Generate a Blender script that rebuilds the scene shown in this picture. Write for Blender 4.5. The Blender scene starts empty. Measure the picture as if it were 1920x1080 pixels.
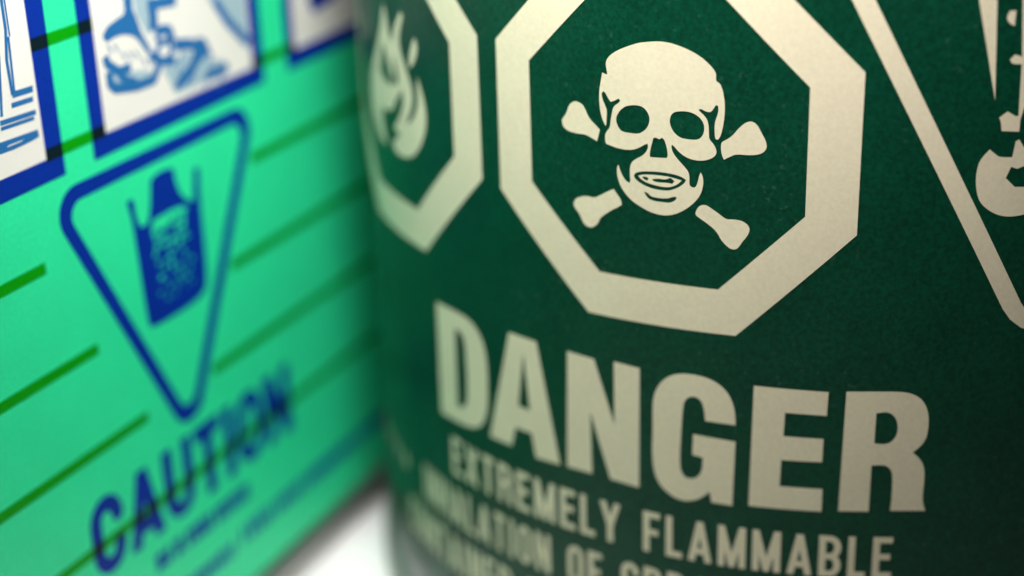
import bpy, bmesh, math, random
from mathutils import Vector, Matrix
from mathutils.geometry import delaunay_2d_cdt

random.seed(7)
SC = bpy.context.scene
COL = SC.collection
MM = 0.001
TABLE = 41.0            # the label drawings below use heights in mm from the skull's middle; the table lies 41 mm under it

# ------------------------------------------------------------------ camera
def look(yaw, pitch, roll):
    f = Vector((math.sin(yaw)*math.cos(pitch), math.cos(yaw)*math.cos(pitch), -math.sin(pitch)))
    r = f.cross(Vector((0, 0, 1))).normalized(); d = f.cross(r)
    c, s = math.cos(roll), math.sin(roll)
    return c*r + s*d, -s*r + c*d, f
cd = bpy.data.cameras.new('camera'); cam = bpy.data.objects.new('camera', cd); COL.objects.link(cam)
R_, D_, F_ = look(-0.4681, 0.3911, 0.0322)
m = Matrix((( R_.x, -D_.x, -F_.x), (R_.y, -D_.y, -F_.y), (R_.z, -D_.z, -F_.z))).to_4x4()
m.translation = Vector((31.289, -112.858, 26.998 + TABLE))*MM
cam.matrix_world = m
cd.sensor_width = 36.0; cd.lens = 36.0*3123.3/1920.0
cd.clip_start = 0.002; cd.clip_end = 20.0
cd.dof.use_dof = True; cd.dof.focus_distance = 0.0884; cd.dof.aperture_fstop = 16.0
SC.camera = cam

# ------------------------------------------------------------------ light
W = bpy.data.worlds.new('World'); SC.world = W; W.use_nodes = True
bg = W.node_tree.nodes['Background']; bg.inputs[0].default_value = (0.93, 0.96, 1.0, 1); bg.inputs[1].default_value = 0.015
def lamp(name, loc, aim, size, power, col, spread=180):
    l = bpy.data.lights.new(name, 'AREA'); l.shape = 'DISK'; l.size = size*MM; l.energy = power; l.color = col
    l.spread = math.radians(spread)
    o = bpy.data.objects.new(name, l); COL.objects.link(o)
    o.location = Vector(loc)*MM
    o.rotation_euler = (Vector(aim) - Vector(loc)).to_track_quat('-Z', 'Y').to_euler()
    return o
# unseen close key light over the gap, added fills and an added overhead light
WARM = (1.0, 0.965, 0.90)
lamp('unseen_close_light', (-6, -47, 82), (-15, -38, 40), 24, 0.0350, WARM)
lamp('unseen_close_light', (20, -70, 100), (-33, -26, 41), 20, 0.0018, WARM, 40)  # added fill aimed at the tin's printed face
lamp('unseen_close_light', (25, -65, 80), (10, -31, 52), 20, 0.0025, WARM, 60)  # added narrow fill for the upper print on the can
lamp('added_overhead_light', (-22, -40, 400), (-22, -30, 0), 30, 0.0073, (1.0, 1.0, 1.0), 14)  # added narrow light to whiten the table in the gap, not a fixture
SC.view_settings.view_transform = 'Standard'; SC.view_settings.look = 'None'
SC.view_settings.exposure = 0.0; SC.view_settings.gamma = 1.0
SC.view_settings.use_curve_mapping = False

# ------------------------------------------------------------------ materials
def mat(name, col, rough=0.4, spec=0.4, metal=0.0, var=0.0, vscale=6000, bump=0.0, bscale=4500, big=0.0, coat=0.0, fleck=0.0):
    mt = bpy.data.materials.new(name); mt.use_nodes = True
    nt = mt.node_tree; b = nt.nodes['Principled BSDF']
    b.inputs['Base Color'].default_value = (*col, 1); b.inputs['Roughness'].default_value = rough
    b.inputs['Specular IOR Level'].default_value = spec; b.inputs['Metallic'].default_value = metal
    b.inputs['Coat Weight'].default_value = coat; b.inputs['Coat Roughness'].default_value = 0.25
    tc = nt.nodes.new('ShaderNodeTexCoord')
    def noise(scale, detail=2.0):
        n = nt.nodes.new('ShaderNodeTexNoise'); n.inputs['Scale'].default_value = scale
        n.inputs['Detail'].default_value = detail; nt.links.new(tc.outputs['Object'], n.inputs['Vector']); return n
    if var or big:
        # print grain: each ink varies a little in density
        n1 = noise(vscale, 2.0); n2 = noise(260, 3.0)
        a = nt.nodes.new('ShaderNodeMapRange'); a.inputs[1].default_value = 0.3; a.inputs[2].default_value = 0.7
        a.inputs[3].default_value = 1 - var; a.inputs[4].default_value = 1 + var
        nt.links.new(n1.outputs['Fac'], a.inputs[0])
        c = nt.nodes.new('ShaderNodeMapRange'); c.inputs[1].default_value = 0.3; c.inputs[2].default_value = 0.7
        c.inputs[3].default_value = 1 - big; c.inputs[4].default_value = 1 + big
        nt.links.new(n2.outputs['Fac'], c.inputs[0])
        mu = nt.nodes.new('ShaderNodeMath'); mu.operation = 'MULTIPLY'
        nt.links.new(a.outputs[0], mu.inputs[0]); nt.links.new(c.outputs[0], mu.inputs[1])
        vm = nt.nodes.new('ShaderNodeVectorMath'); vm.operation = 'SCALE'; vm.inputs[0].default_value = col
        nt.links.new(mu.outputs[0], vm.inputs['Scale']); nt.links.new(vm.outputs[0], b.inputs['Base Color'])
        if fleck:
            # thin spots in the enamel where a paler ground shows, thicker in some patches than others
            n3 = noise(2700, 1.0); n4 = noise(120, 2.0)
            th = nt.nodes.new('ShaderNodeMapRange'); th.inputs[1].default_value = 0.64; th.inputs[2].default_value = 0.78
            th.inputs[4].default_value = 1.0; nt.links.new(n3.outputs['Fac'], th.inputs[0])
            pt = nt.nodes.new('ShaderNodeMapRange'); pt.inputs[1].default_value = 0.42; pt.inputs[2].default_value = 0.62
            pt.inputs[4].default_value = fleck*2; nt.links.new(n4.outputs['Fac'], pt.inputs[0])
            pm = nt.nodes.new('ShaderNodeMath'); pm.operation = 'MULTIPLY'
            nt.links.new(th.outputs[0], pm.inputs[0]); nt.links.new(pt.outputs[0], pm.inputs[1])
            mx = nt.nodes.new('ShaderNodeMix'); mx.data_type = 'RGBA'; mx.inputs['B'].default_value = (0.22, 0.42, 0.30, 1)
            nt.links.new(pm.outputs[0], mx.inputs['Factor']); nt.links.new(vm.outputs[0], mx.inputs['A'])
            nt.links.new(mx.outputs['Result'], b.inputs['Base Color'])
            rr = nt.nodes.new('ShaderNodeMapRange'); rr.inputs[3].default_value = rough-.06; rr.inputs[4].default_value = rough+.10
            nt.links.new(n4.outputs['Fac'], rr.inputs[0]); nt.links.new(rr.outputs[0], b.inputs['Roughness'])
    if bump:
        nb = noise(bscale, 2.0)
        bp = nt.nodes.new('ShaderNodeBump'); bp.inputs['Strength'].default_value = bump; bp.inputs['Distance'].default_value = 0.00003
        nt.links.new(nb.outputs['Fac'], bp.inputs['Height']); nt.links.new(bp.outputs['Normal'], b.inputs['Normal'])
    return mt
M = dict(
    green=mat('dark_green_enamel', (0.0012, 0.050, 0.026), 0.33, 0.20, var=0.27, vscale=3800, bump=0.22, big=0.10, fleck=0.055),
    cream=mat('cream_ink', (0.81, 0.725, 0.55), 0.55, 0.12, var=0.04, vscale=4200, bump=0.2, big=0.02),
    mint=mat('mint_enamel', (0.028, 0.89, 0.42), 0.40, 0.3, var=0.05, vscale=4000, bump=0.3, big=0.03),
    blue=mat('blue_ink', (0.0015, 0.030, 0.35), 0.5, 0.12, var=0.12, bump=0.2),
    midblue=mat('mid_blue_ink', (0.02, 0.16, 0.44), 0.5, 0.2, var=0.10),
    paleblue=mat('pale_blue_ink', (0.40, 0.56, 0.66), 0.45, 0.35, var=0.05),
    white=mat('white_ink', (0.90, 0.90, 0.87), 0.45, 0.35, var=0.02, bump=0.2),
    lime=mat('leaf_green_ink', (0.0015, 0.35, 0.002), 0.5, 0.12, var=0.08),
    overprint=mat('overprinted_ink', (0.002, 0.012, 0.02), 0.5, 0.12, var=0.1),
    steel=mat('bare_tinplate', (0.25, 0.25, 0.25), 0.38, 0.5, metal=1.0, bump=0.3, bscale=900),
    seam=mat('tinplate_seam', (0.34, 0.33, 0.32), 0.35, 0.5, metal=0.9),
    cap=mat('white_plastic', (0.75, 0.75, 0.74), 0.4, 0.5),
    table=mat('white_table', (0.86, 0.86, 0.85), 0.5, 0.3, var=0.02, vscale=700, bump=0.2, bscale=900),
)

# ------------------------------------------------------------------ helpers
def link(name, me, mt, parent=None, smooth=True):
    o = bpy.data.objects.new(name, me); COL.objects.link(o)
    if mt: me.materials.append(mt)
    if smooth:
        for p in me.polygons: p.use_smooth = True
    if parent: o.parent = parent
    return o
def lathe(name, prof, mt, parent, seg=256):
    v, f = [], []
    n = len(prof)
    for i in range(seg):
        a = 2*math.pi*i/seg
        for r, z in prof: v.append((r*math.sin(a)*MM, -r*math.cos(a)*MM, z*MM))
    for i in range(seg):
        j = (i+1) % seg
        for k in range(n-1):
            f.append((i*n+k, j*n+k, j*n+k+1, i*n+k+1))
    me = bpy.data.meshes.new(name); me.from_pydata(v, [], f); me.validate()
    bm = bmesh.new(); bm.from_mesh(me); bmesh.ops.remove_doubles(bm, verts=bm.verts, dist=1e-7)
    bmesh.ops.recalc_face_normals(bm, faces=bm.faces); bm.to_mesh(me); bm.free()
    o = link(name, me, mt, parent); me.set_sharp_from_angle(angle=math.radians(40)); return o
def inside(p, poly):
    x, y = p; c = False; j = len(poly)-1
    for i in range(len(poly)):
        xi, yi = poly[i]; xj, yj = poly[j]
        if (yi > y) != (yj > y) and x < (xj-xi)*(y-yi)/(yj-yi) + xi: c = not c
        j = i
    return c
def soften(poly, n=2, lim=58):
    # round the obtuse corners of a drawn outline, keep the sharp ones
    for _ in range(n):
        out = []; L = len(poly)
        for i in range(L):
            a, b, c = poly[i-1], poly[i], poly[(i+1) % L]
            v1 = Vector((b[0]-a[0], b[1]-a[1])); v2 = Vector((c[0]-b[0], c[1]-b[1]))
            if v1.length < 1e-6 or v2.length < 1e-6: continue
            if math.degrees(v1.angle(v2)) < lim:
                q = 0.25
                out.append((b[0]-v1.x*q, b[1]-v1.y*q)); out.append((b[0]+v2.x*q, b[1]+v2.y*q))
            else: out.append(tuple(b))
        poly = out
    return poly
def stroke(pts, w):
    # one polygon per leg and a disc at each bend
    out = []
    for a, b in zip(pts, pts[1:]):
        d = Vector((b[0]-a[0], b[1]-a[1])); n = Vector((-d.y, d.x)).normalized()*w/2
        out.append([(a[0]+n.x, a[1]+n.y), (a[0]-n.x, a[1]-n.y), (b[0]-n.x, b[1]-n.y), (b[0]+n.x, b[1]+n.y)])
    for p in pts[1:-1]:
        out.append([(p[0]+w/2*math.cos(k*math.pi/6+.13), p[1]+w/2*math.sin(k*math.pi/6+.13)) for k in range(12)])
    return out
def rect(x0, y0, x1, y1): return [(x0, y0), (x1, y0), (x1, y1), (x0, y1)]
def ellipse(x, y, a, b, n=28): return [(x+a*math.cos(2*math.pi*k/n), y+b*math.sin(2*math.pi*k/n)) for k in range(n)]

class Surface:
    def __init__(self, place, step): self.place = place; self.step = step
    def mesh(self, name, test, polys, off):
        vs, es = [], []
        for p in polys:
            k = len(vs); vs += [Vector(q) for q in p]
            es += [(k+i, k+(i+1) % len(p)) for i in range(len(p))]
        if self.step:
            xs = [v.x for v in vs]; ys = [v.y for v in vs]
            x = math.floor(min(xs)/self.step)*self.step + self.step*.37
            while x < max(xs):
                if x > min(xs):
                    k = len(vs); vs += [Vector((x, min(ys)-.1)), Vector((x, max(ys)+.1))]; es.append((k, k+1))
                x += self.step
        V, _, T, *_ = delaunay_2d_cdt(vs, es, [], 0, 1e-5)
        keep = []
        for t in T:
            c = (sum(V[i].x for i in t)/3, sum(V[i].y for i in t)/3)
            a = V[t[1]]-V[t[0]]; b = V[t[2]]-V[t[0]]
            if abs(a.x*b.y-a.y*b.x) > 1e-7 and test(c): keep.append(t)
        ids = sorted({i for t in keep for i in t}); mp = {i: k for k, i in enumerate(ids)}
        me = bpy.data.meshes.new(name)
        me.from_pydata([self.place(V[i].x, V[i].y, off) for i in ids], [], [[mp[i] for i in t] for t in keep])
        me.update()
        return me
    def print(self, name, layers, mt, parent, off=0.03, label=None):
        """layers: (True/False, outline) drawn in order, True lays ink down, False takes it away"""
        def test(c):
            s = False
            for add, p in layers:
                if s != add and inside(c, p): s = add
            return s
        o = link(name, self.mesh(name, test, [p for _, p in layers], off), mt, parent)
        if label: o['label'] = label
        return o

RC = 33.0
def on_can(u, v, off):
    a = u/RC; r = RC + off
    return (r*math.sin(a)*MM, -r*math.cos(a)*MM, (v+TABLE)*MM)
CAN = Surface(on_can, 1.1)
PHI = 1.59; FACE = 33.66; S0 = -30.0; HALF = 22.5      # the tin's printed face stands FACE mm from the can's axis
def on_tin(s, z, off): return ((s-S0)*MM, (-HALF-off)*MM, (z+TABLE)*MM)
TIN = Surface(on_tin, 0)

# ------------------------------------------------------------------ lettering: condensed capitals drawn as strokes, cap height 1
def arc(cx, cy, rx, ry, a0, a1, n=10):
    return [(cx+rx*math.cos(math.radians(a0+(a1-a0)*k/n)), cy+ry*math.sin(math.radians(a0+(a1-a0)*k/n))) for k in range(n+1)]
def glyph(ch, w, t):
    h = t/2; W_ = w-t; l, r, tp, b = h, w-h, 1-h, h
    rx = (w-t)/2; cx = w/2; ry = min(.26, rx*1.15)
    if ch == 'E': return [[(l, 0), (l, 1)], [(0, tp), (w, tp)], [(0, .52), (w*.9, .52)], [(0, b), (w, b)]]
    if ch == 'F': return [[(l, 0), (l, 1)], [(0, tp), (w, tp)], [(0, .50), (w*.9, .50)]]
    if ch == 'L': return [[(l, 0), (l, 1)], [(0, b), (w, b)]]
    if ch == 'X': return [[(l, 0), (r, 1)], [(r, 0), (l, 1)]]
    if ch == 'T': return [[(cx, 0), (cx, 1)], [(0, tp), (w, tp)]]
    if ch == 'I': return [[(cx, 0), (cx, 1)]]
    if ch == 'H': return [[(l, 0), (l, 1)], [(r, 0), (r, 1)], [(l, .52), (r, .52)]]
    if ch == 'N': return [[(l, 0), (l, 1)], [(r, 0), (r, 1)], [(l, 1-.02), (r, .02)]]
    if ch == 'M': return [[(l, 0), (l, 1)], [(r, 0), (r, 1)], [(l, .98), (cx, .06), (r, .98)]]
    if ch == 'A': return [[(l*.9, 0), (cx, .985)], [(cx, .985), (w-l*.9, 0)], [(l+.06, .26), (r-.06, .26)]]
    if ch == 'Y': return [[(l*.9, 1), (cx, .42), (cx, 0)], [(w-l*.9, 1), (cx, .42)]]
    if ch == 'O': return [arc(cx, tp-ry, rx, ry, 180, 0)+arc(cx, b+ry, rx, ry, 0, -180)+[(l, tp-ry)]]
    if ch == 'C': return [[(r, .66)]+arc(cx, tp-ry, rx, ry, 0, 180)+arc(cx, b+ry, rx, ry, 180, 360)+[(r, .34)]]
    if ch == 'U': return [[(l, 1)]+arc(cx, b+ry, rx, ry, 180, 360)+[(r, 1)]]
    if ch == 'S': return [[(r, .70)]+arc(cx, tp-ry*.9, rx, ry*.9, 0, 180)+arc(cx, .5+.12, rx, .12, 180, 250, 4)+arc(cx, .5-.14, rx, .14, 60, 0, 4)+arc(cx, b+ry*.9, rx, ry*.9, 0, -180)+[(l, .30)]]
    if ch in 'PRB':
        s = [[(l, 0), (l, 1)], [(0, tp), (cx, tp)]+arc(cx, (tp+.5)/2, rx, (tp-.5)/2, 90, -90)+[(0, .5)]]
        if ch == 'R': s.append([(cx+.02, .5)]+arc(cx, .36, rx*.95, .14, 70, 0, 5)+[(r, .1), (r+.02, 0)])
        if ch == 'B': s.append([(cx, .5)]+arc(cx, (.5+b)/2, rx, (.5-b)/2, 90, -90)+[(0, b)])
        return s
    return []
WID = {'I': .18, 'M': .62, 'E': .42, 'F': .40, 'L': .38, 'T': .44, 'A': .53, 'Y': .52, 'X': .50, 'N': .49, ' ': .28}
def words(surface, text, x0, x1, top, cap, t, mt, parent, off=0.03, gap=.13, wide=1.0):
    """set a line of capitals between x0 and x1"""
    ws = [WID.get(c, .48)*wide for c in text]
    total = sum(ws) + gap*(len(text)-1); k = (x1-x0)/total; x = x0; made = []
    for c, w in zip(text, ws):
        if c != ' ':
            tw = t*(.185/.18 if c == 'I' else 1)
            strokes = [[(x+px*k, top-cap+py*cap) for px, py in s] for s in glyph(c, w, t)]
            polys = [p for s in strokes for p in stroke(s, t*(k+cap)/2)]
            # trim to the cap height so that slanted stems end level
            layers = [(True, p) for p in polys]
            def test(q, P=polys): return top-cap <= q[1] <= top and any(inside(q, p) for p in P)
            fr = [rect(x-.5*cap, top-cap, x+w*k+.5*cap, top)]
            me = surface.mesh('letter', test, polys+fr, off)
            o = link('letter', me, mt, parent); made.append((o, polys))
        x += (w+gap)*k
    return made

ART = {
    'skull': ((-0.52,5.42),(0.03,5.49),(0.58,5.46),(1.18,5.32),(1.77,5.11),(2.31,4.83),(2.74,4.49),(3.0,4.22),(3.14,3.97),(3.12,3.67),(3.17,3.57),(3.33,3.5),(3.47,3.22),(3.58,2.75),(3.63,2.33),(3.62,1.74),(3.56,1.2),(3.44,0.65),(3.31,0.44),(3.23,0.42),(3.13,0.48),(3.09,1.0),(3.12,1.43),(3.23,1.71),(3.3,2.04),(3.26,2.27),(3.14,2.3),(3.04,2.12),(2.94,1.96),(2.81,1.88),(2.56,1.93),(2.35,2.04),(2.21,1.98),(2.3,1.88),(2.54,1.68),(2.71,1.45),(2.79,1.08),(2.8,0.54),(2.86,0.36),(3.07,0.16),(3.24,-0.18),(3.19,-0.45),(2.93,-0.67),(2.5,-0.82),(2.01,-0.83),(1.57,-0.72),(1.18,-0.48),(0.9,-0.18),(0.77,-0.09),(0.72,-0.22),(0.84,-0.57),(1.13,-0.9),(1.46,-1.23),(1.71,-1.5),(1.77,-1.86),(1.75,-2.2),(1.83,-2.33),(2.03,-2.38),(2.15,-2.27),(2.24,-1.98),(2.29,-1.7),(2.38,-1.47),(2.51,-1.7),(2.54,-2.06),(2.47,-2.51),(2.31,-2.87),(2.04,-3.23),(1.65,-3.59),(1.26,-3.86),(0.81,-4.07),(0.36,-4.16),(-0.1,-4.14),(-0.56,-4.04),(-1.03,-3.84),(-1.51,-3.6),(-1.92,-3.25),(-2.22,-2.87),(-2.4,-2.44),(-2.47,-2.05),(-2.45,-1.76),(-2.37,-1.59),(-2.25,-1.96),(-2.07,-2.28),(-1.89,-2.48),(-1.71,-2.55),(-1.64,-2.44),(-1.68,-2.05),(-1.68,-1.71),(-1.59,-1.36),(-1.32,-1.13),(-0.97,-0.92),(-0.74,-0.7),(-0.6,-0.43),(-0.62,-0.19),(-0.8,-0.25),(-1.03,-0.42),(-1.38,-0.6),(-1.8,-0.69),(-2.27,-0.68),(-2.69,-0.61),(-3.12,-0.51),(-3.18,-0.28),(-3.17,0.05),(-3.02,0.27),(-2.87,0.46),(-2.83,0.81),(-2.75,1.27),(-2.65,1.67),(-2.32,1.9),(-2.24,2.04),(-2.34,2.13),(-2.61,1.97),(-2.82,1.89),(-3.0,2.12),(-3.15,2.37),(-3.27,2.43),(-3.38,2.29),(-3.31,1.97),(-3.16,1.66),(-3.04,1.4),(-3.07,1.0),(-3.09,0.58),(-3.14,0.5),(-3.32,0.8),(-3.47,1.29),(-3.52,1.83),(-3.52,2.38),(-3.42,2.95),(-3.32,3.46),(-3.05,3.38),(-3.01,3.4),(-3.05,3.64),(-3.11,3.96),(-3.04,4.21),(-2.83,4.48),(-2.36,4.8),(-1.77,5.07),(-1.14,5.31)),
    'eye_a': ((-2.44,1.19),(-2.26,1.49),(-1.96,1.74),(-1.61,1.85),(-1.26,1.89),(-0.92,1.84),(-0.66,1.62),(-0.52,1.31),(-0.52,1.09),(-0.6,0.8),(-0.8,0.53),(-1.15,0.3),(-1.62,0.29),(-2.09,0.3),(-2.32,0.46),(-2.47,0.75),(-2.5,0.99)),
    'eye_b': ((0.61,1.26),(0.72,1.6),(0.94,1.76),(1.38,1.83),(1.76,1.81),(2.08,1.7),(2.36,1.48),(2.52,1.22),(2.55,0.9),(2.48,0.62),(2.32,0.41),(2.1,0.31),(1.67,0.3),(1.23,0.34),(0.89,0.58),(0.69,0.89)),
    'nose': ((-0.29,0.19),(-0.12,0.21),(0.03,0.13),(0.19,0.24),(0.31,0.17),(0.45,-0.17),(0.54,-0.66),(0.48,-0.86),(0.0,-0.9),(-0.48,-0.92),(-0.51,-0.78),(-0.46,-0.44),(-0.35,-0.04)),
    'mouth': ((-1.44,-2.08),(-1.33,-1.92),(-0.97,-1.79),(-0.28,-1.71),(0.4,-1.7),(0.97,-1.75),(1.36,-1.85),(1.57,-1.99),(1.47,-2.2),(1.14,-2.46),(0.69,-2.68),(0.3,-2.73),(-0.28,-2.71),(-0.8,-2.59),(-1.21,-2.39),(-1.41,-2.21)),
    'mouth_inner': ((-1.18,-2.07),(-0.92,-1.96),(-0.28,-1.9),(0.4,-1.89),(0.86,-1.94),(1.33,-2.04),(1.11,-2.28),(0.69,-2.5),(0.29,-2.53),(-0.22,-2.49),(-0.68,-2.4),(-1.03,-2.25)),
    'tooth_a': ((-0.96,-2.1),(-0.74,-2.06),(-0.58,-2.13),(-0.63,-2.28),(-0.8,-2.25)),
    'tooth_b': ((-0.37,-2.17),(-0.05,-2.08),(0.41,-2.1),(0.69,-1.96),(0.92,-2.12),(0.8,-2.29),(0.52,-2.26),(0.06,-2.3),(-0.28,-2.28)),
    'chin': ((-0.83,-2.93),(-0.62,-2.98),(-0.45,-3.15),(-0.05,-3.2),(0.53,-3.17),(0.86,-3.01),(1.05,-3.02),(1.02,-3.18),(0.7,-3.39),(0.24,-3.4),(-0.22,-3.4),(-0.54,-3.33),(-0.74,-3.13)),
    'bone_a': ((-5.95,0.4),(-5.9,0.54),(-5.61,0.92),(-5.52,1.25),(-5.35,1.49),(-5.1,1.63),(-4.88,1.64),(-4.61,1.54),(-4.44,1.35),(-4.22,0.89),(-4.01,0.66),(-3.75,0.46),(-3.49,0.24),(-3.58,-0.08),(-3.68,-0.45),(-3.98,-0.32),(-4.39,-0.16),(-4.86,-0.19),(-5.45,-0.16),(-5.75,-0.03),(-5.92,0.16)),
    'bone_b': ((3.46,0.22),(3.53,0.34),(3.83,0.51),(4.11,0.76),(4.33,1.07),(4.63,1.38),(4.82,1.5),(5.03,1.55),(5.25,1.47),(5.41,1.3),(5.61,0.92),(5.83,0.52),(5.89,0.2),(5.79,-0.04),(5.54,-0.21),(5.23,-0.28),(4.83,-0.31),(4.26,-0.3),(3.95,-0.47),(3.63,-0.65),(3.52,-0.43),(3.46,-0.1)),
    'bone_c': ((-5.28,-4.38),(-5.19,-4.1),(-4.97,-3.91),(-4.51,-3.74),(-4.19,-3.73),(-3.88,-3.75),(-3.56,-3.57),(-3.09,-3.27),(-2.67,-3.04),(-2.44,-3.33),(-2.23,-3.58),(-2.17,-3.89),(-2.48,-4.11),(-2.76,-4.27),(-3.16,-4.57),(-3.48,-4.82),(-3.61,-5.08),(-3.74,-5.31),(-4.03,-5.53),(-4.32,-5.56),(-4.57,-5.43),(-4.73,-5.19),(-4.86,-4.89),(-5.12,-4.64)),
    'bone_d': ((2.1,-3.82),(2.2,-3.56),(2.35,-3.36),(2.53,-3.29),(2.73,-3.29),(2.98,-3.43),(3.38,-3.69),(3.83,-4.0),(4.09,-3.96),(4.54,-3.97),(4.8,-4.06),(5.01,-4.22),(5.1,-4.43),(5.06,-4.68),(4.91,-4.95),(4.71,-5.21),(4.54,-5.51),(4.4,-5.66),(4.13,-5.69),(3.89,-5.54),(3.58,-5.23),(3.4,-4.9),(3.22,-4.67),(2.91,-4.42),(2.48,-4.15),(2.18,-3.97)),
    'D': ((-17.57,-13.76),(-14.8,-13.66),(-13.61,-13.91),(-12.76,-14.72),(-12.39,-16.04),(-12.41,-18.41),(-12.59,-19.77),(-13.04,-20.68),(-13.65,-21.18),(-14.77,-21.48),(-17.61,-21.58)),
    'D_hole': ((-15.51,-14.89),(-14.89,-14.96),(-14.51,-15.47),(-14.44,-17.27),(-14.48,-19.14),(-14.67,-19.96),(-15.12,-20.28),(-15.62,-20.32)),
    'A': ((-10.35,-13.55),(-8.17,-13.55),(-6.56,-21.29),(-8.41,-21.39),(-8.73,-19.84),(-10.04,-19.85),(-10.44,-21.24),(-12.36,-21.27)),
    'A_hole': ((-9.23,-14.63),(-8.82,-18.3),(-9.74,-18.26)),
    'N': ((-5.89,-13.57),(-4.05,-13.64),(-2.73,-17.55),(-2.74,-13.52),(-1.1,-13.6),(-1.14,-21.36),(-3.02,-21.24),(-4.34,-17.15),(-4.26,-21.22),(-6.05,-21.25)),
    'G': ((-0.28,-17.28),(-0.31,-15.89),(-0.22,-15.05),(0.17,-14.22),(0.76,-13.7),(1.53,-13.44),(2.67,-13.44),(3.55,-13.75),(4.18,-14.34),(4.53,-15.24),(4.59,-16.26),(2.84,-16.23),(2.79,-15.62),(2.63,-15.03),(2.31,-14.81),(1.99,-14.82),(1.67,-15.05),(1.52,-15.55),(1.44,-17.23),(1.36,-19.07),(1.46,-19.76),(1.73,-20.07),(2.18,-20.08),(2.5,-19.85),(2.72,-19.39),(2.74,-18.61),(2.12,-18.51),(2.15,-17.18),(4.61,-17.29),(4.51,-21.45),(3.3,-21.43),(3.16,-20.74),(2.78,-21.16),(2.13,-21.57),(1.35,-21.65),(0.54,-21.24),(-0.0,-20.64),(-0.25,-19.83),(-0.33,-18.7)),
    'E': ((5.56,-13.67),(9.65,-13.74),(9.61,-15.21),(7.33,-15.17),(7.28,-16.64),(9.49,-16.65),(9.47,-18.12),(7.21,-18.16),(7.17,-19.83),(9.56,-19.82),(9.56,-21.28),(5.45,-21.31)),
    'R': ((10.61,-13.67),(13.54,-13.6),(14.38,-13.84),(14.88,-14.31),(15.17,-15.12),(15.18,-16.2),(14.98,-16.87),(14.42,-17.4),(14.86,-17.82),(15.12,-18.37),(15.17,-19.2),(15.13,-20.03),(15.16,-20.59),(15.34,-21.13),(13.37,-21.1),(13.42,-20.28),(13.39,-18.89),(13.28,-18.48),(13.03,-18.23),(12.73,-18.18),(12.19,-18.22),(12.18,-21.16),(10.49,-21.19)),
    'R_hole': ((12.29,-14.96),(12.9,-14.85),(13.33,-15.16),(13.52,-15.76),(13.46,-16.37),(13.13,-16.81),(12.72,-16.88),(12.27,-16.82)),
    'dot_a': ((17.6,6.98),(17.75,7.33),(18.08,7.35),(18.06,6.56),(17.81,6.67)),
    'dot_b': ((17.97,4.83),(18.19,5.07),(18.51,4.99),(18.71,4.79),(18.73,4.55),(18.11,4.58)),
    'block': ((17.67,1.8),(18.08,2.1),(18.34,1.95),(18.54,1.82),(18.79,1.86),(18.8,0.98),(17.85,1.07),(17.78,1.54)),
    'tank': ((-36.9,-6.22),(-36.42,-6.13),(-36.2,-6.45),(-36.2,-7.43),(-35.86,-8.17),(-35.3,-8.24),(-34.8,-7.66),(-34.37,-5.58),(-33.59,-5.33),(-32.42,-5.39),(-31.95,-5.6),(-31.91,-6.49),(-31.56,-7.36),(-30.87,-8.1),(-30.29,-8.29),(-29.88,-6.25),(-29.31,-6.3),(-29.55,-8.54),(-29.58,-11.54),(-29.71,-14.16),(-30.15,-14.8),(-31.9,-15.06),(-35.58,-15.02),(-36.13,-14.79),(-36.29,-14.08),(-36.5,-9.56),(-36.59,-7.54)),
    'tank_face': ((-34.5,-8.14),(-31.7,-8.14),(-30.96,-8.58),(-30.85,-10.3),(-31.48,-12.69),(-31.94,-14.11),(-35.36,-13.81),(-35.38,-10.22),(-35.11,-8.8)),
    'hand': ((-37.2,4.28),(-36.64,4.68),(-35.76,4.87),(-35.0,5.0),(-34.72,5.79),(-34.36,5.71),(-34.21,5.21),(-33.85,4.43),(-33.54,3.42),(-33.04,2.66),(-32.78,1.96),(-33.26,2.16),(-33.76,2.92),(-34.28,3.51),(-35.22,3.85),(-36.19,3.89),(-36.83,3.73),(-37.15,3.96)),
    'spill': ((-28.77,1.8),(-28.17,1.99),(-27.36,1.8),(-27.02,1.3),(-26.73,0.47),(-27.43,0.56),(-28.2,0.24),(-28.87,-0.34),(-30.06,-0.79),(-30.87,-0.74),(-30.95,-0.39),(-30.16,0.16),(-29.29,0.43),(-28.63,1.02)),
    'shade': ((-26.55,4.03),(-21.83,3.01),(-22.23,0.06),(-23.4,0.86),(-24.91,2.58)),
    'hand_lines': (((-32.21,5.01),(-32.38,3.39)),((-32.72,5.05),(-29.88,4.75)),((-32.01,3.3),(-30.85,3.11),(-30.59,2.32)),((-33.03,2.02),(-31.84,1.32),(-30.54,1.08)),((-30.5,2.05),(-28.65,1.69)),((-27.51,-0.7),(-25.48,-0.79),(-25.27,-0.41)),((-37.22,2.98),(-37.08,2.48),(-36.11,1.76),(-34.99,1.79)),((-37.05,2.0),(-37.06,1.3),(-36.65,0.88),(-34.6,0.5),(-32.93,0.46),(-32.25,1.26)),((-36.17,1.46),(-34.56,0.73)),((-25.85,3.88),(-24.67,2.27),(-22.44,0.2))),
}
A = {k: ([tuple(q) for q in v] if not isinstance(v[0][0], tuple) else [[tuple(q) for q in s] for s in v]) for k, v in ART.items()}

# ------------------------------------------------------------------ table
bm = bmesh.new()
bmesh.ops.create_grid(bm, x_segments=8, y_segments=8, size=0.6)
me = bpy.data.meshes.new('table_top'); bm.to_mesh(me); bm.free()
tab = link('table_top', me, M['table'], smooth=False); tab['kind'] = 'structure'

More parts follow.
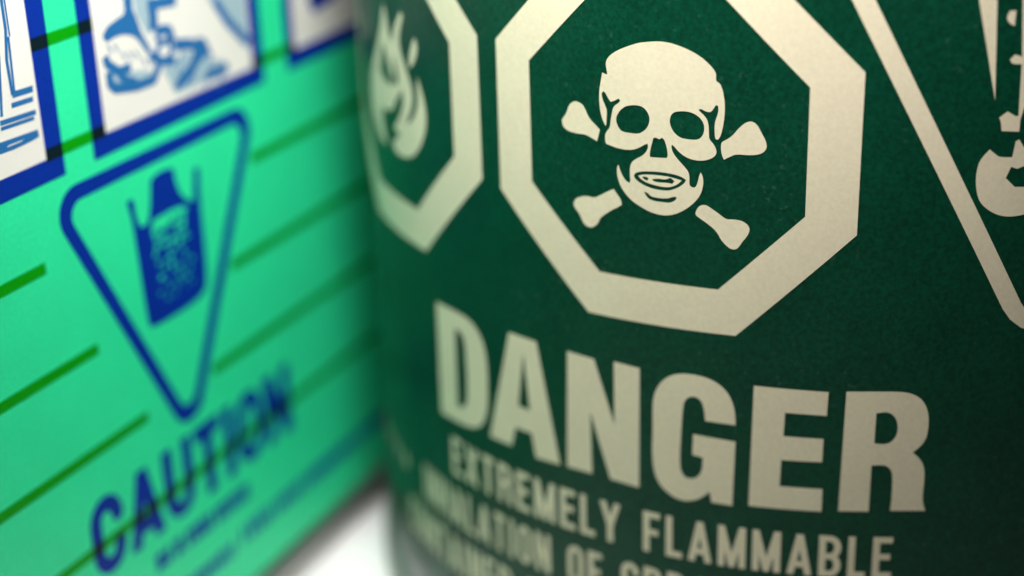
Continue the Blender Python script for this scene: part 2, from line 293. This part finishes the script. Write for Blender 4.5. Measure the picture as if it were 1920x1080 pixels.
# ------------------------------------------------------------------ the dark green aerosol can
can = bpy.data.objects.new('aerosol_can', None); COL.objects.link(can)
can['label'] = 'dark green cylindrical spray can printed in cream with skull and crossbones and DANGER'
can['category'] = 'spray can'
LB = TABLE - 34.6                                       # bare metal shows below the printed enamel
body = lathe('body', [(RC, LB), (RC, 140.0)], M['green'], can)
lathe('bare_band', [(RC-.03, 2.6), (RC-.03, LB), (RC-.2, LB+.3)], M['steel'], can)
lathe('bottom_seam', [(RC-3.0, 3.0), (RC-2.6, .25), (RC-1.9, 0), (RC-.2, 0), (RC+.45, .35), (RC+.6, 1.2), (RC+.5, 2.4), (RC+.1, 3.0), (RC-.1, 3.1)], M['seam'], can)
lathe('bottom_dome', [(RC-3.0, 3.0), (20, 7.0), (10, 9.0), (0.0, 9.6)], M['steel'], can, 64)
lathe('top_seam', [(RC-.1, 139.6), (RC+.5, 140.2), (RC+.6, 141.4), (RC+.2, 142.6), (RC-1.6, 142.8), (RC-2.2, 141.0)], M['seam'], can)
lathe('shoulder', [(RC-2.2, 141.0), (29, 145), (24, 151), (18, 155), (14.5, 156), (14.0, 158.2), (12.5, 158.6), (11.5, 156.5), (4.0, 156.5), (4.0, 160)], M['steel'], can, 128)
lathe('spray_nozzle', [(0.01, 168), (4.5, 167.6), (6.0, 166), (6.0, 160.0), (0.01, 160.0)], M['cap'], can, 64)

def octagon(cu, a, b, z=0.0): return [(cu+a, z+b), (cu+a, z-b), (cu+b, z-a), (cu-b, z-a), (cu-a, z-b), (cu-a, z+b), (cu-b, z+a), (cu+b, z+a)]
# each hazard sign: its border, then what stands inside
CAN.print('octagon_border', [(True, octagon(0.05, 10.68, 4.42, -.08)), (False, octagon(-.08, 8.08, 3.52, -.03))], M['cream'], body, label='cream octagon border round the skull')
CAN.print('octagon_border', [(True, octagon(-22.85, 10.68, 4.3, .02)), (False, octagon(-22.85, 8.1, 3.45, 0))], M['cream'], body, label='cream octagon border round the flame')
S = lambda k, n=2, lim=58: soften(A[k], n, lim)
CAN.print('skull', [(True, S('skull')), (False, S('eye_a')), (False, S('eye_b')), (False, S('nose')), (False, S('mouth')), (True, S('mouth_inner')),
                    (False, S('tooth_a')), (False, S('tooth_b')), (False, S('chin'))], M['cream'], body)
for k in 'abcd': CAN.print('crossbone', [(True, S('bone_'+k, 2, 62))], M['cream'], body)

# flame in the neighbouring octagon
fl = [(-23.15, 4.3), (-23.97, 2.42), (-25.82, 0.25), (-27.27, -1.58), (-27.21, -3.73), (-25.78, -4.85), (-24.28, -5.3), (-23.8, -4.63), (-24.05, -3.79), (-24.17, -2.84), (-22.77, -2.75), (-21.45, -1.43), (-20.83, -0.84), (-20.79, -1.67), (-21.91, -2.99), (-22.77, -3.57), (-21.63, -3.85), (-23.04, -4.62), (-22.56, -5.01), (-21.66, -5.19), (-20.49, -5.03), (-19.39, -4.58), (-18.31, -3.5), (-17.62, -2.08), (-17.74, -0.87), (-18.18, 0.1), (-18.62, 0.62), (-18.58, -0.75), (-18.78, -1.42), (-19.47, -2.37), (-20.35, -2.75), (-19.45, -1.58), (-19.13, -0.57), (-19.8, 0.52), (-20.65, 1.65), (-20.88, 2.6), (-20.05, 4.06), (-20.37, 4.3), (-21.46, 3.1), (-22.01, 2.06), (-22.47, 2.58), (-22.69, 3.62)]
CAN.print('flame', [(True, soften(fl, 2, 75)), (False, soften([(-23.69, 1.85), (-22.95, 0.75), (-22.15, -0.72), (-23.23, -0.9), (-24.51, -0.33)], 1, 75)), (False, soften([(-21.83, 1.4), (-21.22, 0.2), (-21.41, -0.63), (-22.03, -0.46)], 1, 75)), (False, soften([(-24.56, -2.7), (-22.75, -2.64), (-21.6, -1.39), (-20.73, -0.66), (-20.64, -1.63), (-21.66, -2.92), (-22.46, -3.53), (-21.46, -3.76), (-22.75, -4.54), (-22.49, -5.13), (-24.52, -5.7), (-24.01, -4.69), (-24.6, -3.94)], 1, 75))], M['cream'], body)
CAN.print('flame_drop', [(True, soften([(-18.67, 3.04), (-18.26, 2.52), (-18.81, 1.42), (-19.52, 0.95), (-19.46, 1.75)], 2, 75))], M['cream'], body)

# inverted triangle with rounded corners, a bursting container inside
def rounded(pts, r, n=8):
    out = []; L = len(pts)
    for i in range(L):
        a, b, c = (Vector(pts[i-1]), Vector(pts[i]), Vector(pts[(i+1) % L]))
        d1 = (a-b).normalized(); d2 = (c-b).normalized(); ang = d1.angle(d2)/2
        q = r/math.tan(ang); cen = b+(d1+d2).normalized()*(r/math.sin(ang))
        s = b+d1*q-cen; e = b+d2*q-cen
        a0 = math.atan2(s.y, s.x); a1 = math.atan2(e.y, e.x); da = (a1-a0+math.pi) % (2*math.pi)-math.pi
        out += [(cen.x+r*math.cos(a0+da*k/n), cen.y+r*math.sin(a0+da*k/n)) for k in range(n+1)]
    return out
UC = 21.45; k_ = 8.85/16.95
def tri(off, r):
    # outer left edge runs from (9.89, 8.04) to (18.74, -8.91)
    top = 14.0-off; o = off/math.cos(math.atan(k_))
    def edge(z): return 9.89+(8.04-z)*k_+o
    zb = 8.04-(UC-9.89-o)/k_
    return rounded([(edge(top), top), (2*UC-edge(top), top), (UC, zb)], r)
CAN.print('triangle_border', [(True, tri(0, 3.05)), (False, tri(1.02, 1.9))], M['cream'], body)
mir = lambda P: [(2*UC-x-1.2, y) for x, y in P]
sp = [(15.9, 9.0), (17.0, 9.0), (17.38, 2.7)]
sp2 = [(18.34, 8.2), (19.9, 8.2), (19.35, 4.0), (18.75, 1.4), (18.68, 1.9), (18.6, 4.8)]
ball = soften([(17.31,.11),(17.71,-.23),(17.91,-.34),(18.54,-.38),(18.66,.48),(18.84,.56),(19.2,.0),(20.4,.2),(21.3,-.4),(21.7,-1.6),(21.2,-2.8),(20.2,-3.4),(19.47,-3.6),(19.09,-3.65),(18.58,-3.66),(18.05,-3.54),(17.52,-3.25),(17.04,-2.8),(16.81,-2.26),(16.69,-1.47),(16.75,-.7),(16.97,-.26)], 2, 50)
bh = [(18.53,-.9),(18.86,-1.03),(19.3,-.88),(19.9,-1.3),(19.33,-2.06),(18.82,-2.02),(18.29,-1.5)]
CAN.print('burst_spike', [(True, sp)], M['cream'], body)
CAN.print('burst_spike', [(True, sp2)], M['cream'], body)
CAN.print('burst_spike', [(True, mir(sp))], M['cream'], body)
CAN.print('burst_fragment', [(True, S('dot_a'))], M['cream'], body)
CAN.print('burst_fragment', [(True, S('dot_b', 1))], M['cream'], body)
CAN.print('burst_fragment', [(True, A['block'])], M['cream'], body)
CAN.print('burst_fragment', [(True, mir(S('dot_a')))], M['cream'], body)
CAN.print('burst_spike', [(True, [(20.6, 9.2), (21.9, 9.2), (21.0, 2.2)])], M['cream'], body)
CAN.print('burst_fragment', [(True, mir(A['block']))], M['cream'], body)
CAN.print('burst_container', [(True, ball), (False, bh)], M['cream'], body)

# DANGER, then the small lines under it
for ch in 'DANGER':
    lay = [(True, soften(A[ch], 2, 42))]
    if ch+'_hole' in A: lay.append((False, soften(A[ch+'_hole'], 2, 70 if ch != 'A' else 40)))
    CAN.print('letter', lay, M['cream'], body)
words(CAN, 'EXTREMELY FLAMMABLE', -16.5, 13.65, -22.82, 2.72, .148, M['cream'], body, gap=.15)
words(CAN, 'INHALATION OF SPRAY', -20.6, 5.0, -26.62, 2.72, .148, M['cream'], body, gap=.15)
words(CAN, 'CONTAINER MAY', -23.6, -4.6, -30.42, 2.72, .148, M['cream'], body, gap=.15)
words(CAN, 'EX', 19.8, 22.2, -26.35, 2.72, .148, M['cream'], body, gap=.15)
for i in range(5): CAN.print('small_print', [(True, rect(-32.0+i*1.9, -28.6, -31.3+i*1.9, -27.5))], M['cream'], body)

# ------------------------------------------------------------------ the mint green rectangular tin
tin = bpy.data.objects.new('rectangular_tin', None); COL.objects.link(tin)
tv = Vector((math.cos(PHI), math.sin(PHI))); nv = Vector((-math.sin(PHI), math.cos(PHI)))
base = tv*S0 + nv*(FACE+HALF)
tin.location = (base.x*MM, base.y*MM, 0); tin.rotation_euler = (0, 0, PHI)
tin['label'] = 'mint green rectangular tin with blue printing, blue triangle and CAUTION'
tin['category'] = 'tin'
HW = 37.5; CR = 6.0; TH = 122.0
def outline(grow, n=10):
    out = []
    for sx, sy, a0 in ((1, 1, 0), (-1, 1, 90), (-1, -1, 180), (1, -1, 270)):
        for k in range(n+1):
            a = math.radians(a0+90*k/n)
            out.append((sx*(HW-CR)+(CR+grow)*math.cos(a), sy*(HALF-CR)+(CR+grow)*math.sin(a)))
    return out
def rings(name, prof, mt, cap_ends=False):
    v, f = [], []
    for g, z in prof: v += [(x*MM, y*MM, z*MM) for x, y in outline(g)]
    n = len(outline(0))
    for i in range(len(prof)-1):
        for k in range(n): f.append((i*n+k, i*n+(k+1) % n, (i+1)*n+(k+1) % n, (i+1)*n+k))
    if cap_ends: f.append(tuple(range((len(prof)-1)*n, len(prof)*n)))
    me = bpy.data.meshes.new(name); me.from_pydata(v, [], f)
    bm = bmesh.new(); bm.from_mesh(me); bmesh.ops.recalc_face_normals(bm, faces=bm.faces); bm.to_mesh(me); bm.free()
    o = link(name, me, mt, tin); me.set_sharp_from_angle(angle=math.radians(35)); return o
tbody = rings('body', [(0, 2.5), (0, TH-2.0)], M['mint'])
rings('bottom_seam', [(-3, 2.0), (-2.4, .3), (-1.6, 0), (0, 0), (.5, .3), (.65, 1.0), (.6, 2.1), (.2, 2.65), (-.2, 2.75)], M['seam'])
rings('bottom_panel', [(-2.9, 1.9), (-3.2, 1.95)], M['steel'], True)
rings('top_seam', [(-.2, TH-2.2), (.5, TH-2.0), (.65, TH-1.2), (.4, TH-.1), (-.6, TH), (-1.6, TH-.3), (-2.2, TH-2)], M['seam'])
rings('top_panel', [(-2.1, TH-2.0), (-2.6, TH-2.0)], M['steel'], True)
cp = lathe('screw_cap', [(0.01, 14), (8.6, 14), (9.2, 13.3), (9.2, 0), (0.01, 0)], M['cap'], tin, 64); cp.location = (20*MM, 0, (TH-2.0)*MM)

# ruled green lines; they break round the triangle
LEFT, RIGHT = -66.0, 5.5
ruled = []
for z, gap in ((5.1, (-60.3, .4)), (-1.27, (-60.3, .4)), (-7.6, (-44.7, -23.4)), (-14.15, (-41.2, -26.9)), (-20.52, (-37.4, -30.2)), (-26.85, None),
               (11.5, (-60.3, .4)), (17.9, None), (24.3, None), (30.7, None)):
    segs = [(LEFT, RIGHT)] if not gap else [(LEFT, gap[0]), (gap[1], RIGHT)]
    if z in (5.1, -1.27, 11.5): segs = [(LEFT, -60.4), (-41.95, -39.3), (-20.95, -18.05), (.4, RIGHT)]
    for a, b in segs:
        r = rect(a, z-.36, b, z+.36); ruled.append(r)
        TIN.print('ruled_line', [(True, r)], M['lime'], tbody, .02)
# pictogram boxes: white panel in a blue frame
BOX = [(-60.3, -41.92, -58.9, -43.38, 'first'), (-39.3, -20.92, -38.0, -22.25, 'middle'), (-18.05, .35, -16.95, -1.0, 'last')]
for x0, x1, i0, i1, _ in BOX:
    TIN.print('picture_panel', [(True, rect(i0-.1, -1.6, i1+.1, 16.1))], M['white'], tbody, .02)
    TIN.print('picture_frame', [(True, rect(x0, -2.8, x1, 17.5)), (False, rect(i0, -1.48, i1, 16.0))], M['blue'], tbody, .03)
    for z in (5.1, -1.27, 11.5):
        for a, b in ((x0, i0), (i1, x1)):
            if a < -62 : continue
            TIN.print('overprint', [(True, rect(a, z-.38, b, z+.38))], M['overprint'], tbody, .045)
# drawing in the first box: a cabinet edge with shelves
for pts, w in (([(-45.1, 16), (-45.12, 6.4), (-45.38, 4.8), (-45.34, 2.84)], .17), ([(-45.0, 6.0), (-45.15, 3.0)], .14), ([(-45.6, 16), (-45.95, 5), (-46.4, 1.9)], .16),
               ([(-45.34, 2.84), (-43.66, 2.75)], .28), ([(-45.53, 2.28), (-43.77, 2.2)], .22), ([(-46.6, 1.57), (-43.7, 1.42)], .22), ([(-46.6, 1.25), (-43.9, 1.12)], .16),
               ([(-44.9, 16), (-44.88, 6.0)], .10)):
    TIN.print('drawing_line', [(True, p) for p in stroke(pts, w*1.3)], M['midblue'], tbody, .04)
TIN.print('drawing_base', [(True, soften([(-48.5, .62), (-43.75, .42), (-43.7, -.02), (-44.4, -.1), (-46.3, -.14), (-48.5, .1)], 1)), (False, [(-46.4, .14), (-45.2, .13), (-44.9, .2), (-46.2, .22)])], M['midblue'], tbody, .04)
# drawing in the middle box: hands at a basin
TIN.print('drawn_shade', [(True, [(-26.55, 4.03), (-26.9, 16.0), (-22.4, 16.0), (-22.4, .1), (-23.4, .9), (-24.9, 2.6)])], M['paleblue'], tbody, .035)
TIN.print('drawn_hand', [(True, soften(A['hand'], 1, 70))], M['midblue'], tbody, .04)
TIN.print('drawn_sleeve', [(True, [(-34.95, 4.9), (-34.9, 10), (-34.0, 10), (-34.15, 5.2)])], M['midblue'], tbody, .042)
TIN.print('drawn_hand', [(True, soften(A['spill'], 1, 70))], M['midblue'], tbody, .04)
TIN.print('drawn_ring', [(True, ellipse(-31.5, 2.95, .85, .62)), (False, ellipse(-31.5, 2.95, .42, .28))], M['midblue'], tbody, .0405)
TIN.print('drawn_ring', [(True, ellipse(-31.55, 1.95, .98, .72)), (False, ellipse(-31.55, 1.95, .55, .36))], M['midblue'], tbody, .041)
for k, pts in enumerate(A['hand_lines']):
    w = (.85, .7, .6, .55, .75, .7, .6, .62, .45, .7)[k]
    TIN.print('drawing_line', [(True, p) for p in stroke(pts, w)], M['midblue'], tbody, .043+.0006*k)
for k in range(12):
    x = -30.6+k*.42; zz = .1+.9*math.sin(k*1.7)-.12*k
    TIN.print('hatching', [(True, p) for p in stroke([(x, zz), (x+.55, zz+.75)], .14)], M['midblue'], tbody, .052)
for k in range(7):
    x = -36.9+k*.62; zz = 3.6-.28*k+.2*math.sin(k*2.1)
    TIN.print('hatching', [(True, p) for p in stroke([(x, zz), (x+.3, zz-.55)], .12)], M['midblue'], tbody, .052)
TIN.print('drawn_shade', [(True, [(-31.9, .9), (-29.4, 1.4), (-27.2, .4), (-25.2, -.3), (-25.0, -1.0), (-30.9, -1.0)])], M['paleblue'], tbody, .031)
TIN.print('drawn_shade', [(True, [(-34.2, 10.0), (-32.6, 10.0), (-32.3, 4.0), (-33.0, 3.2), (-33.9, 4.8)])], M['paleblue'], tbody, .031)
TIN.print('drawn_shade', [(True, [(-36.9, 1.9), (-33.4, 1.2), (-32.6, .7), (-34.6, .7), (-36.6, 1.1)])], M['paleblue'], tbody, .031)
TIN.print('drawn_shape', [(True, [(-14.7, 1.6), (-14.2, .4), (-10.9, .8), (-10.5, 8), (-14.6, 8)])], M['blue'], tbody, .04)

# triangle with rounded corners, spray container inside
TC = -33.12
to = rounded([(-44.15, -3.62), (-22.1, -3.62), (TC, -24.9)], 1.75)
ti = rounded([(-42.55, -4.62), (-23.7, -4.62), (TC, -22.75)], .95)
TIN.print('triangle_border', [(True, to), (False, ti)], M['blue'], tbody, .03)
TIN.print('drawn_container', [(True, soften(A['tank'], 1, 50))], M['blue'], tbody, .03)
# worn-looking fine print on the container: rows of small flecks, closer together at its shoulder
rows = []
z = -8.9
while z > -13.9:
    t_ = (-8.9-z)/5.0; x = -35.0+random.uniform(0, .35)
    while x < -31.2:
        w = random.uniform(.22, .75)*(1.1-.75*t_); h_ = random.uniform(.12, .26)*(1.1-.6*t_); dz = random.uniform(-.12, .12)
        if random.random() < 1.0-.45*t_:
            rows.append((True, [(x, z-h_+dz), (x+w*.8, z-h_*.7+dz), (min(x+w, -30.95), z+dz), (x+w*.6, z+h_+dz), (x+.06, z+h_*.6+dz)]))
        x += w+random.uniform(.06, .3)+.25*t_
    z -= .52
rows.append((True, soften([(-34.6, -8.15), (-31.7, -8.12), (-31.05, -8.55), (-31.3, -8.8), (-32.2, -8.62), (-33.3, -8.8), (-34.9, -8.9)], 1)))
TIN.print('fine_print', rows, M['mint'], tbody, .04)

# CAUTION and the small print under it
made = words(TIN, 'CAUTION', -44.2, -21.3, -23.7, 5.35, .195, M['blue'], tbody, .03, gap=.06, wide=1.2)
for o, polys in made:
    xs = [q[0] for p in polys for q in p]
    r = rect(min(xs)-.1, -27.25, max(xs)+.1, -26.45)
    TIN_me = TIN.mesh('overprint', lambda c, P=polys, r=r: inside(c, r) and any(inside(c, p) for p in P), polys+[r], .045)
    if len(TIN_me.polygons): link('overprint', TIN_me, M['overprint'], tbody)
def flecks(x0, x1, z0, z1):
    lay = []; x = x0
    while x < x1:
        w = random.uniform(.45, .9)
        lay.append((True, rect(x, z0, min(x+w, x1), z1))); x += w+random.choice((.12, .16, .20, .45))
    TIN.print('small_print', lay, M['blue'], tbody, .03)
flecks(-38.4, -27.5, -31.6, -30.4)
flecks(-60.0, -29.9, -35.0, -34.0)
flecks(-28.9, -4.0, -34.75, -33.6)
